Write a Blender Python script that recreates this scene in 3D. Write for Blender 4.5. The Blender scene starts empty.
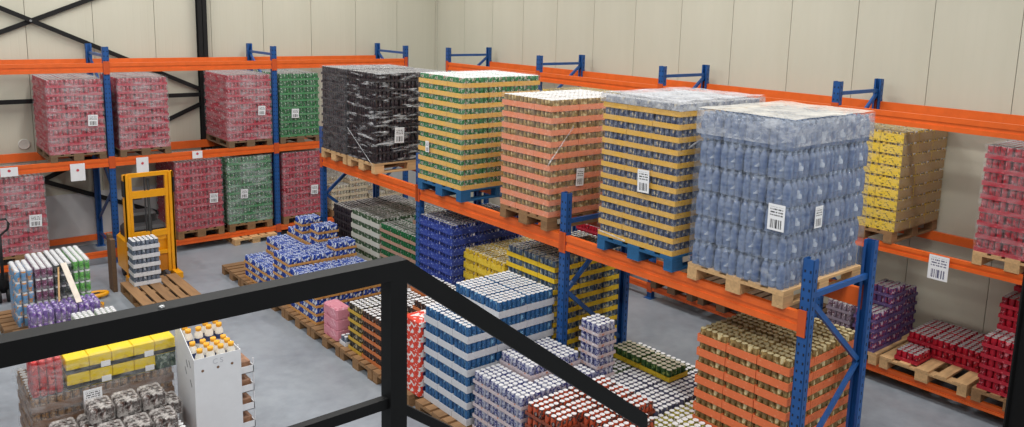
import bpy, math, random
from mathutils import Vector, Matrix, noise as mnoise

# ------------------------------------------------------------------ camera, world, lights, exposure
scene = bpy.context.scene
COL = scene.collection
random.seed(7)

def make_camera():
    yaw, pit, rol, f = .8686, -.1707, .0278, 814.3
    F = Vector((-math.cos(yaw)*math.cos(pit), -math.sin(yaw)*math.cos(pit), math.sin(pit)))
    R = F.cross(Vector((0, 0, 1))).normalized(); U = R.cross(F)
    R2 = R*math.cos(rol) + U*math.sin(rol); U2 = -R*math.sin(rol) + U*math.cos(rol)
    cam = bpy.data.cameras.new('camera'); o = bpy.data.objects.new('camera', cam); COL.objects.link(o)
    M = Matrix((R2, U2, -F)).transposed().to_4x4(); M.translation = Vector((10.4955, 15.8193, 4.2815))
    o.matrix_world = M
    cam.sensor_width = 36; cam.lens = f/1024*36
    cam.shift_x = (512-530.16)/1024; cam.shift_y = (154.66-213.5)/1024
    cam.clip_start = .05; cam.clip_end = 200
    scene.camera = o
make_camera()

w = bpy.data.worlds.new('hall_ambient'); scene.world = w; w.use_nodes = True
w.node_tree.nodes['Background'].inputs[0].default_value = (.97, .985, 1.0, 1)
w.node_tree.nodes['Background'].inputs[1].default_value = .28

def ceiling_light(x, y, power):
    l = bpy.data.lights.new('ceiling_lamp', 'AREA'); l.shape = 'RECTANGLE'; l.size = .45; l.size_y = 3.0
    l.energy = power; l.color = (1, .982, .945)
    o = bpy.data.objects.new('ceiling_lamp', l); COL.objects.link(o); o.location = (x, y, 7.4)
for lx in (2.9, 7.2, 11.5):
    for ly in (2.6, 8.2, 13.8, 19.4):
        ceiling_light(lx, ly, 158)

scene.view_settings.view_transform = 'Standard'; scene.view_settings.look = 'None'
scene.view_settings.gamma = 1; scene.view_settings.use_curve_mapping = False
scene.view_settings.exposure = 0.0

# ------------------------------------------------------------------ materials
def lin(c):
    return tuple(((v/255)/12.92 if v/255 <= .04045 else ((v/255+.055)/1.055)**2.4) for v in c) + (1,)
MATS = {}
class NT:
    def __init__(self, name):
        self.m = bpy.data.materials.new(name); self.m.use_nodes = True
        self.t = self.m.node_tree; self.b = self.t.nodes['Principled BSDF']; self.out = self.t.nodes['Material Output']
    def n(self, kind, **kw):
        nd = self.t.nodes.new(kind)
        for k, v in kw.items():
            if k.startswith('i_'): nd.inputs[k[2:].replace('_', ' ')].default_value = v
            else: setattr(nd, k, v)
        return nd
    def l(self, a, b): self.t.links.new(a, b)
    def coords(self, scale=(1, 1, 1), kind='Object'):
        tc = self.n('ShaderNodeTexCoord'); mp = self.n('ShaderNodeMapping'); mp.inputs['Scale'].default_value = scale
        self.l(tc.outputs[kind], mp.inputs['Vector']); return mp.outputs[0]
    def ramp(self, fac, stops, interp='LINEAR'):
        r = self.n('ShaderNodeValToRGB'); cr = r.color_ramp; cr.interpolation = interp
        while len(cr.elements) < len(stops): cr.elements.new(.5)
        for e, (p, c) in zip(cr.elements, stops): e.position = p; e.color = c
        self.l(fac, r.inputs[0]); return r.outputs[0]
    def noise(self, vec, scale, detail=2, rough=.5):
        nd = self.n('ShaderNodeTexNoise'); nd.inputs['Scale'].default_value = scale
        nd.inputs['Detail'].default_value = detail; nd.inputs['Roughness'].default_value = rough
        self.l(vec, nd.inputs['Vector']); return nd.outputs['Fac']
    def bump(self, h, s=.3, d=.01):
        b = self.n('ShaderNodeBump'); b.inputs['Strength'].default_value = s; b.inputs['Distance'].default_value = d
        self.l(h, b.inputs['Height']); self.l(b.outputs[0], self.b.inputs['Normal'])

def plain(name, c, rough=.5, metal=0, spec=.5, var=.12, scale=9):
    if name in MATS: return MATS[name]
    k = NT(name); a = lin(c); v = k.coords()
    nz = k.noise(v, scale, 4, .6)
    k.l(k.ramp(nz, [(.3, tuple(x*(1-var) for x in a[:3])+(1,)), (.7, tuple(min(1, x*(1+var)) for x in a[:3])+(1,))]), k.b.inputs['Base Color'])
    k.b.inputs['Roughness'].default_value = rough; k.b.inputs['Metallic'].default_value = metal
    k.b.inputs['Specular IOR Level'].default_value = spec
    MATS[name] = k.m; return k.m

def can_mat(name, base, acc, acc2=(225, 225, 225), s=32, p1=.50, p2=.60):
    if name in MATS: return MATS[name]
    k = NT(name); v = k.coords((1, 1, .7))
    nz = k.noise(v, s, 2, .5)
    k.l(k.ramp(nz, [(0, lin(base)), (p1, lin(acc)), (p2, lin(acc2))], 'CONSTANT'), k.b.inputs['Base Color'])
    k.b.inputs['Roughness'].default_value = .35; k.b.inputs['Metallic'].default_value = .15
    MATS[name] = k.m; return k.m

def carton_mat(name, base, ink=None, white=None, s=22, p=.62, rough=.6):
    """printed cardboard: a base colour with blotches of ink and lighter print"""
    if name in MATS: return MATS[name]
    k = NT(name); v = k.coords((1, 1, 1.5))
    a = lin(base); i = lin(ink) if ink else tuple(x*.72 for x in a[:3])+(1,)
    wv = lin(white) if white else tuple(min(1, x*1.15) for x in a[:3])+(1,)
    nz = k.noise(v, s, 3, .6)
    k.l(k.ramp(nz, [(0, wv), (.36, a), (p, i)], 'CONSTANT'), k.b.inputs['Base Color'])
    k.b.inputs['Roughness'].default_value = rough
    MATS[name] = k.m; return k.m

def film_mat(name, lo, hi, col=(235, 238, 242), sc=(3, 3, 9), rough=.22, seed=1.0, p0=.38, p1=.68):
    if name in MATS: return MATS[name]
    k = NT(name); v = k.coords(sc)
    nz = k.noise(v, 2.2*seed, 6, .62)
    fac = k.ramp(nz, [(p0, (lo, lo, lo, 1)), (p1, (hi, hi, hi, 1))])
    k.b.inputs['Base Color'].default_value = lin(col); k.b.inputs['Roughness'].default_value = rough
    k.b.inputs['Specular IOR Level'].default_value = .8
    n2 = k.noise(v, 6, 4, .6); k.bump(n2, .8, .02)
    tr = k.n('ShaderNodeBsdfTransparent'); mx = k.n('ShaderNodeMixShader')
    k.l(fac, mx.inputs[0]); k.l(tr.outputs[0], mx.inputs[1]); k.l(k.b.outputs[0], mx.inputs[2]); k.l(mx.outputs[0], k.out.inputs['Surface'])
    MATS[name] = k.m; return k.m

def wood_mat(name, c, var=.3):
    if name in MATS: return MATS[name]
    k = NT(name); v = k.coords((1.2, 14, 14)); a = lin(c)
    nz = k.noise(v, 2.5, 5, .6)
    oi = k.n('ShaderNodeObjectInfo')
    mix = k.n('ShaderNodeMath', operation='MULTIPLY_ADD'); k.l(oi.outputs['Random'], mix.inputs[0]); mix.inputs[1].default_value = .3; 
    k.l(nz, mix.inputs[2])
    k.l(k.ramp(mix.outputs[0], [(.35, tuple(x*(1-var) for x in a[:3])+(1,)), (.85, tuple(min(1, x*(1+var*.7)) for x in a[:3])+(1,))]), k.b.inputs['Base Color'])
    k.b.inputs['Roughness'].default_value = .8; k.bump(nz, .25, .004)
    MATS[name] = k.m; return k.m

def floor_mat():
    k = NT('polished_concrete'); v = k.coords()
    n1 = k.noise(v, .55, 6, .6); n2 = k.noise(v, 7, 5, .65)
    ad = k.n('ShaderNodeMath', operation='MULTIPLY_ADD'); k.l(n2, ad.inputs[0]); ad.inputs[1].default_value = .45; k.l(n1, ad.inputs[2])
    k.l(k.ramp(ad.outputs[0], [(.45, lin((112, 118, 126))), (.72, lin((136, 143, 152))), (.95, lin((154, 161, 169)))]), k.b.inputs['Base Color'])
    k.l(k.ramp(n2, [(.3, (.28, .28, .28, 1)), (.7, (.45, .45, .45, 1))]), k.b.inputs['Roughness'])
    k.bump(n2, .06, .01); return k.m

def panel_mat():
    k = NT('beige_wall_panel'); v = k.coords((1, 1, 1))
    wv = k.n('ShaderNodeTexWave', wave_type='BANDS', bands_direction='X'); wv.inputs['Scale'].default_value = 2.6
    wv.inputs['Detail'].default_value = 0; k.l(v, wv.inputs['Vector'])
    rp = k.ramp(wv.outputs['Fac'], [(0, (0, 0, 0, 1)), (.12, (1, 1, 1, 1))])
    nz = k.noise(k.coords((1, 1, .25)), 1.2, 4, .6)
    k.l(k.ramp(nz, [(.3, lin((190, 187, 170))), (.75, lin((200, 197, 181)))]), k.b.inputs['Base Color'])
    k.b.inputs['Roughness'].default_value = .5; k.bump(rp, .12, .004); return k.m

def label_mat(name='printed_label', ink=(40, 40, 45), red=False):
    """white sheet: rows of small print above, barcode bars below (Generated coords)"""
    if name in MATS: return MATS[name]
    k = NT(name); tc = k.n('ShaderNodeTexCoord'); sp = k.n('ShaderNodeSeparateXYZ'); k.l(tc.outputs['Generated'], sp.inputs[0])
    def M(op, a, b=None, c=None):
        nd = k.n('ShaderNodeMath', operation=op)
        for i, q in enumerate((a, b, c)):
            if q is None: continue
            if isinstance(q, (int, float)): nd.inputs[i].default_value = q
            else: k.l(q, nd.inputs[i])
        return nd.outputs[0]
    x, z = sp.outputs[0], sp.outputs[2]
    inx = M('MULTIPLY', M('GREATER_THAN', x, .12), M('LESS_THAN', x, .88))
    # barcode
    cb = k.n('ShaderNodeCombineXYZ'); k.l(x, cb.inputs[0])
    wn = k.noise(cb.outputs[0], 17, 1, .5)
    bars = M('MULTIPLY', M('GREATER_THAN', wn, .5), M('MULTIPLY', M('GREATER_THAN', z, .08), M('LESS_THAN', z, .42)))
    # text rows
    rows = M('LESS_THAN', M('FRACT', M('MULTIPLY', z, 9)), .5)
    cb2 = k.n('ShaderNodeCombineXYZ'); k.l(x, cb2.inputs[0]); k.l(M('FLOOR', M('MULTIPLY', z, 9)), cb2.inputs[1])
    tx = k.noise(cb2.outputs[0], 13, 1, .5)
    text = M('MULTIPLY', M('MULTIPLY', rows, M('GREATER_THAN', tx, .47)), M('MULTIPLY', M('GREATER_THAN', z, .5), M('LESS_THAN', z, .9)))
    mask = M('MULTIPLY', inx, M('MAXIMUM', bars, text))
    mx = k.n('ShaderNodeMix', data_type='RGBA'); k.l(mask, mx.inputs[0])
    mx.inputs[6].default_value = lin((232, 233, 236)); mx.inputs[7].default_value = lin(ink)
    k.l(mx.outputs[2], k.b.inputs['Base Color']); k.b.inputs['Roughness'].default_value = .5
    MATS[name] = k.m; return k.m

ORANGE = plain('orange_beam_paint', (226, 100, 34), .42, var=.07)
ORANGE_D = plain('orange_connector_paint', (200, 82, 30), .45, var=.07)
BLUE = plain('blue_upright_paint', (28, 80, 144), .4, var=.12)
SLOT = plain('dark_slot', (12, 24, 46), .8)
BLACK = plain('black_railing_paint', (17, 18, 20), .62, var=.1, spec=.25)
BLACKST = plain('black_steel_paint', (20, 20, 21), .6, spec=.3)
LID = plain('can_lid_aluminium', (158, 156, 156), .4, metal=.3, var=.05)
LIDW = plain('can_lid_pale', (222, 222, 224), .45, metal=0, var=.04)
LIDG = plain('can_lid_gold', (188, 176, 138), .4, metal=.15, var=.05)
WOOD = wood_mat('pale_pine', (196, 158, 112)); WOOD_O = wood_mat('weathered_pine', (138, 104, 70)); WOOD_L = wood_mat('grey_brown_pine', (116, 92, 68)); WOOD_D = wood_mat('dark_weathered_pine', (96, 72, 52))
WOODB = wood_mat('blue_painted_wood', (26, 88, 134), .25)
FILM = film_mat('stretch_film', .02, .24); FILM_H = film_mat('hazy_stretch_film', .05, .36, sc=(2, 2, 7)); FILM_L = film_mat('light_stretch_film', .01, .12)
FILM_K = film_mat('glossy_stretch_film', .0, .75, sc=(1.6, 1.6, 9), rough=.15, seed=1.2, p0=.53, p1=.72); FILM_W = film_mat('crumpled_top_film', .22, .62, sc=(5, 5, 5))
LABEL = label_mat(); PAPER = plain('white_paper', (232, 233, 236), .6, var=.03)
STEEL = plain('galvanised_steel', (150, 152, 154), .35, metal=.7)
RUBBER = plain('black_rubber', (22, 22, 23), .7)

# ------------------------------------------------------------------ mesh helpers
class MB:
    def __init__(self): self.v = []; self.f = []; self.mi = []; self.sm = []
    def face(self, idx, m=0, s=False): self.f.append(idx); self.mi.append(m); self.sm.append(s)
    def box(self, x0, x1, y0, y1, z0, z1, m=0, mx=None, my=None):
        b = len(self.v)
        self.v += [(x0, y0, z0), (x1, y0, z0), (x1, y1, z0), (x0, y1, z0), (x0, y0, z1), (x1, y0, z1), (x1, y1, z1), (x0, y1, z1)]
        mx = m if mx is None else mx; my = m if my is None else my
        for q, mm in (((3, 2, 1, 0), m), ((4, 5, 6, 7), m), ((0, 1, 5, 4), my), ((1, 2, 6, 5), mx), ((2, 3, 7, 6), my), ((3, 0, 4, 7), mx)):
            self.face([b+i for i in q], mm)
        return self
    def cbox(self, x0, x1, y0, y1, z0, z1, c=.004, m=0):
        """box with chamfered vertical and top edges"""
        pts = [(x0+c, y0), (x1-c, y0), (x1, y0+c), (x1, y1-c), (x1-c, y1), (x0+c, y1), (x0, y1-c), (x0, y0+c)]
        cx, cy = (x0+x1)/2, (y0+y1)/2
        b = len(self.v)
        self.v += [(x, y, z0) for x, y in pts] + [(x, y, z1-c) for x, y in pts]
        self.v += [(x+(c if x < cx else -c)*.8, y+(c if y < cy else -c)*.8, z1) for x, y in pts]
        for i in range(8):
            j = (i+1) % 8
            self.face([b+i, b+j, b+8+j, b+8+i], m); self.face([b+8+i, b+8+j, b+16+j, b+16+i], m)
        self.face([b+16+i for i in range(8)], m); self.face([b+7-i for i in range(8)], m)
        return self
    def lathe(self, cx, cy, prof, n=10, m=0, mtop=None, smooth=True, axis='z', cap0=False):
        """prof: list of (r, z[, mat]) upward, closed on top"""
        b = len(self.v)
        for p in prof:
            r, z = p[0], p[1]
            for i in range(n):
                a = 2*math.pi*i/n; u, v_ = r*math.cos(a), r*math.sin(a)
                self.v.append((cx+u, cy+v_, z) if axis == 'z' else ((z, cx+u, cy+v_) if axis == 'x' else (cx+v_, z, cy+u)))
        for k in range(len(prof)-1):
            mm = prof[k+1][2] if len(prof[k+1]) > 2 else m
            for i in range(n):
                j = (i+1) % n
                self.face([b+k*n+i, b+k*n+j, b+(k+1)*n+j, b+(k+1)*n+i], mm, smooth)
        t = (len(prof)-1)*n
        self.face([b+t+i for i in range(n)], m if mtop is None else mtop)
        if cap0: self.face([b+n-1-i for i in range(n)], m)
        return self
    def tube(self, pts, r, n=8, m=0, closed=False):
        pts = [Vector(p) for p in pts]; b = len(self.v); K = len(pts)
        for i, p in enumerate(pts):
            if closed: d = (pts[(i+1) % K]-pts[i-1])
            else: d = pts[min(i+1, K-1)]-pts[max(i-1, 0)]
            d.normalize(); up = Vector((0, 0, 1)) if abs(d.z) < .9 else Vector((1, 0, 0))
            s = d.cross(up).normalized(); t = s.cross(d)
            for k in range(n):
                a = 2*math.pi*k/n; self.v.append(tuple(p+s*(r*math.cos(a))+t*(r*math.sin(a))))
        for i in range(K if closed else K-1):
            i2 = (i+1) % K
            for k in range(n):
                k2 = (k+1) % n; self.face([b+i*n+k, b+i*n+k2, b+i2*n+k2, b+i2*n+k], m, True)
        if not closed:
            self.face([b+n-1-k for k in range(n)], m); self.face([b+(K-1)*n+k for k in range(n)], m)
        return self
    def bar(self, p, q, wdt, hgt, m=0, side=None):
        """rectangular bar from p to q; side = direction of width"""
        p, q = Vector(p), Vector(q); d = (q-p).normalized()
        s = Vector(side).normalized() if side else d.cross(Vector((0, 0, 1))).normalized()
        t = s.cross(d).normalized(); b = len(self.v)
        for e in (p, q):
            for a, c in ((-1, -1), (1, -1), (1, 1), (-1, 1)): self.v.append(tuple(e+s*(a*wdt/2)+t*(c*hgt/2)))
        for f_ in ((3, 2, 1, 0), (4, 5, 6, 7), (0, 1, 5, 4), (1, 2, 6, 5), (2, 3, 7, 6), (3, 0, 4, 7)): self.face([b+i for i in f_], m)
        return self
    def mesh(self, name, mats):
        me = bpy.data.meshes.new(name); me.from_pydata(self.v, [], self.f)
        for m in (mats if isinstance(mats, (list, tuple)) else [mats]): me.materials.append(m)
        if len(me.materials) > 1: me.polygons.foreach_set('material_index', self.mi)
        if any(self.sm): me.polygons.foreach_set('use_smooth', self.sm)
        me.update(); return me

def ob(name, mesh, parent=None, loc=(0, 0, 0), rot=(0, 0, 0), label=None, cat=None, group=None, kind=None):
    o = bpy.data.objects.new(name, mesh); COL.objects.link(o); o.location = loc; o.rotation_euler = rot
    if parent: o.parent = parent
    if label: o['label'] = label
    if cat: o['category'] = cat
    if group: o['group'] = group
    if kind: o['kind'] = kind
    return o
def thing(name, label, cat, loc=(0, 0, 0), rz=0, group=None):
    return ob(name, None, None, loc, (0, 0, rz), label, cat, group)
CACHE = {}
def cached(key, fn):
    if key not in CACHE: CACHE[key] = fn()
    return CACHE[key]

# ------------------------------------------------------------------ structure
ob('floor', MB().box(-.3, 22, -.3, 26, -.2, 0).mesh('floor', floor_mat()), kind='structure')
PANEL = panel_mat(); SEAM = plain('dark_seam', (128, 124, 112), .8)
P_W, P0 = 1.009, .056
pm = MB().box(.004, P_W-.004, -.03, .0, 0, 7.8).mesh('wall_panel', PANEL)
wl = ob('wall_left', MB().box(-.3, 22, -.2, -.02, 0, 7.8).mesh('wall_left', SEAM), kind='structure')
wr = ob('wall_right', MB().box(-.2, -.02, -.02, 26, 0, 7.8).mesh('wall_right', SEAM), kind='structure')
for i in range(-1, 20): 
    if i >= 0: ob('wall_panel', pm, wl, (P0+i*P_W, 0, 0))
ob('wall_panel', MB().box(0, P0-.004, -.03, 0, 0, 7.8).mesh('wall_panel', PANEL), wl)
for i in range(0, 24): ob('wall_panel', pm, wr, (0, P0+(i+1)*P_W, 0), (0, 0, -math.pi/2))
ob('wall_panel', MB().box(0, P0-.004, -.03, 0, 0, 7.8).mesh('wall_panel', PANEL), wr, (0, P0, 0), (0, 0, -math.pi/2))

ob('plinth', MB().box(0, 22, 0, .018, 0, .96).mesh('plinth', plain('pale_concrete', (196, 197, 198), .7, var=.06, scale=3)), wl)
# steel frame of the left wall: columns, girt and cross bracing
fr = thing('wall_steel_frame', 'black steel column with cross bracing against the left wall', 'steel frame', (5.33, .07, 0))
def hcol(name, parent, x, y, z1, wd=.19, dp=.13):
    m = MB().box(-wd/2, wd/2, dp/2-.012, dp/2, 0, z1).box(-wd/2, wd/2, -dp/2, -dp/2+.012, 0, z1).box(-.006, .006, -dp/2, dp/2, 0, z1)
    return ob(name, m.mesh(name, BLACKST), parent, (x, y, 0))
hcol('column', fr, -.03, 0, 7.8, .165); hcol('column', fr, 5.47, 0, 7.8)
for nm, a, b in (('brace', (0, 2.7), (5.47, 5.22)), ('brace', (0, 5.1), (5.47, 2.78)), ('brace', (0, 2.45), (5.47, .05)), ('brace', (0, .05), (5.47, 2.45)), ('girt', (.05, 2.62), (5.42, 2.62))):
    dy = .02 if nm == 'girt' else (0 if a[1] < b[1] else -.035)
    ob(nm, MB().bar((a[0], dy, a[1]), (b[0], dy, b[1]), .03, .075, side=(0, 1, 0)).mesh(nm, BLACKST), fr)
for cx_, cz_ in ((2.735, 3.95), (2.735, 1.25)):
    ob('gusset_bolt', MB().lathe(cx_, cz_, [(.02, .03), (.02, .05)], 8, axis='y').mesh('gusset_bolt', STEEL), fr)
ob('wall_vent', MB().lathe(0, 0, [(.09, 0), (.09, .012), (.08, .02), (.07, .012)], 20, axis='y').mesh('wall_vent', plain('pale_plastic', (205, 204, 196), .5)), None, (8.28, .0, 1.89), label='small round pale cap on the left wall below the bracing', cat='vent cap')

# black column at the right edge of the view
ob('steel_column', MB().box(-.11, .11, -.11, -.095, 0, 7.4).box(-.11, .11, .095, .11, 0, 7.4).box(-.008, .008, -.1, .1, 0, 7.4).box(-.16, .16, -.16, .16, 0, .02).mesh('steel_column', BLACKST),
   None, (1.86, 13.25, 0), label='black steel column at the far right edge in front of the rack', cat='column')

# ------------------------------------------------------------------ pallet racks
def upright_mesh(h):
    def mk():
        w_, d_ = .095, .07
        m = MB().box(-w_/2, w_/2, d_/2-.006, d_/2, .008, h).box(-w_/2, -w_/2+.006, -d_/2, d_/2, .008, h).box(w_/2-.006, w_/2, -d_/2, d_/2, .008, h)
        m.box(-w_/2, -w_/2+.022, -d_/2, -d_/2+.006, .008, h).box(w_/2-.022, w_/2, -d_/2, -d_/2+.006, .008, h)
        return m.mesh('upright', BLUE)
    return cached(('up', h), mk)
def slot_mesh(h):
    def mk():
        m = MB(); z = .12
        while z < h-.04:
            for s in (-.024, .024): m.box(s-.007, s+.007, .0345, .0362, z, z+.022)
            m.box(-.0485, -.047, -.006, .006, z, z+.03); m.box(.047, .0485, -.006, .006, z, z+.03)
            z += .075
        return m.mesh('slots', SLOT)
    return cached(('sl', h), mk)
def foot_mesh():
    return cached('foot', lambda: MB().box(-.07, .07, -.06, .09, 0, .008).mesh('foot_plate', BLUE))
def beam_mesh(L, h):
    def mk():
        d = .05
        m = MB().box(-L/2, L/2, -d/2, d/2, 0, h*.36).box(-L/2, L/2, -d/2, d/2-.008, h*.36, h*.62).box(-L/2, L/2, -d/2, d/2, h*.62, h)
        return m.mesh('beam', ORANGE)
    return cached(('bm', L, h), mk)
def conn_mesh(h):
    return cached(('cn', h), lambda: MB().box(-.035, .035, -.003, .003, -.03, h+.03).box(-.035, -.029, -.04, 0, -.03, h+.03).mesh('connector', ORANGE_D))

def rack(label, origin, rz, n, h, depth, levels, top=.15, start=lambda k: 1):
    """local x runs along the rack, local +y is the front (aisle) side. levels: (beam top z, beam height)"""
    r = thing('pallet_rack', label, 'pallet rack', origin, rz)
    S = 2.8
    for k in range(n+1):
        for side in (0, 1):
            u = ob('upright', upright_mesh(h), r, (k*S, 0 if side else -depth, 0), (0, 0, 0 if side else math.pi))
            ob('slots', slot_mesh(h), u, kind='stuff'); ob('foot_plate', foot_mesh(), u)
        # zig-zag frame bracing, in the frame plane
        zt = h-top
        ob('horizontal_brace', MB().bar((k*S, -.03, zt), (k*S, -depth+.03, zt), .032, .045, side=(1, 0, 0)).mesh('brace', BLUE), r)
        z = zt-.04; side = start(k)
        while z > .9:
            a = -.035 if side == 0 else -depth+.035; b = -depth+.035 if side == 0 else -.035
            ob('diagonal_brace', MB().bar((k*S, a, z), (k*S, b, z-.72), .03, .045, side=(1, 0, 0)).mesh('brace', BLUE), r)
            z -= .72; side = 1-side
        ob('horizontal_brace', MB().bar((k*S, -.03, .25), (k*S, -depth+.03, .25), .03, .045, side=(1, 0, 0)).mesh('brace', BLUE), r)
    for k in range(n):
        for zt, hb in levels:
            for side in (0, 1):
                b = ob('beam', beam_mesh(2.7, hb), r, (k*S+1.4, (.012 if side == 0 else -depth-.012), zt-hb), (0, 0, 0 if side == 0 else math.pi))
                for e in (-1, 1):
                    ob('connector', conn_mesh(hb), b, (e*1.4-e*.012, .031, 0))
    return r

# left wall rack: local x = -world x ... front faces +y
LX0 = 7.254
rack('orange and blue pallet rack along the left wall', (LX0-2*2.8, 1.33, 0), 0, 3, 3.58, 1.15, [(3.32, .15), (1.768, .14), (.217, .10)])
# right wall rack: front faces +x (local x -> world -y)
rack('orange and blue pallet rack along the right wall', (1.208, 2.228+4*2.8, 0), -math.pi/2, 4, 3.58, 1.01, [(3.29, .155), (1.736, .11), (.22, .095)])
# free-standing centre rack
rack('free-standing centre rack carrying the wrapped drink pallets', (4.89, 4.197+3*2.8, 0), -math.pi/2, 3, 2.48, .93, [(2.036, .16)], .31, lambda k: k % 2)

# ------------------------------------------------------------------ pallets
def pallet_parts(L, W, mat):
    """boards run along local x (length L); width W along local y"""
    def mk():
        t = .022; res = []
        nb = 5; bw = [.145, .10, .145, .10, .145] if W < .9 else [.145, .12, .145, .12, .145]
        gap = (W-sum(bw))/(nb-1); y = -W/2
        for b in bw:
            res.append(('top_board', MB().box(-L/2, L/2, -b/2, b/2, 0, t).mesh('top_board', mat), (0, y+b/2, .122))); y += b+gap
        for x in (-L/2+.0725, 0, L/2-.0725):
            res.append(('cross_board', MB().box(-.0725, .0725, -W/2+.002, W/2-.002, 0, t).mesh('cross_board', mat), (x, 0, .10)))
            for yy, bb in ((-W/2+.05, .10), (0, .145), (W/2-.05, .10)):
                res.append(('block', cached(('blk', bb, mat.name), lambda: MB().box(-.0725, .0725, -bb/2, bb/2, 0, .078).mesh('block', mat)), (x, yy, .022)))
        for yy, bb in ((-W/2+.05, .10), (0, .145), (W/2-.05, .10)):
            res.append(('bottom_board', MB().box(-L/2, L/2, -bb/2, bb/2, 0, t).mesh('bottom_board', mat), (0, yy, 0)))
        return res
    return cached(('pal', L, W, mat.name), mk)
def pallet(label, cx, cy, z, axis='x', mat=None, L=1.2, W=.8, group=None, rot=None, name='wooden_pallet', zs=1.0):
    r = thing(name, label, 'pallet', (cx, cy, z), 0 if axis == 'x' else math.pi/2, group)
    if rot: r.rotation_euler = rot
    r.scale.z = zs
    for nm, me, lo in pallet_parts(L, W, mat or WOOD): ob(nm, me, r, lo)
    return r

# ------------------------------------------------------------------ trays of cans
def tray_mesh(dx, dy, hc, mat, matx=None):
    def mk():
        t = .004; a, b = dx/2-.0015, dy/2-.0015
        m = MB()
        v0 = len(m.v)
        for (sx, sy, z) in ((a, b, 0), (a, b, hc), (a-t, b-t, hc), (a-t, b-t, .006)):
            m.v += [(-sx, -sy, z), (sx, -sy, z), (sx, sy, z), (-sx, sy, z)]
        m.face([v0+3, v0+2, v0+1, v0])
        for r_ in range(3):
            for i in range(4):
                j = (i+1) % 4; m.face([v0+r_*4+i, v0+r_*4+j, v0+r_*4+4+j, v0+r_*4+4+i], 1 if (matx and r_ == 0 and i in (0, 2)) else 0)
        m.face([v0+12+i for i in range(4)])
        return m.mesh('tray', [mat, matx] if matx else mat)
    return cached(('tray', dx, dy, hc, mat.name, matx.name if matx else ''), mk)
def cans_mesh(dx, dy, h, body, lid, nside=10, rc=.033):
    def mk():
        nx, ny = max(1, round((dx-.006)/.0665)), max(1, round((dy-.006)/.0665))
        px, py = (dx-.012)/nx, (dy-.012)/ny; r = min(px, py)/2*.985
        m = MB()
        for i in range(nx):
            for j in range(ny):
                cx, cy = (i+.5-nx/2)*px, (j+.5-ny/2)*py
                m.lathe(cx, cy, [(r*.86, .007), (r, .014), (r, h*.90), (r*.87, h*.965), (r*.87, h-.002, 1), (r*.79, h-.002, 1), (r*.76, h-.005, 1)], nside, 0, 1)
        return m.mesh('cans', [body, lid])
    return cached(('cans', dx, dy, h, body.name, lid.name), mk)

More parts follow.
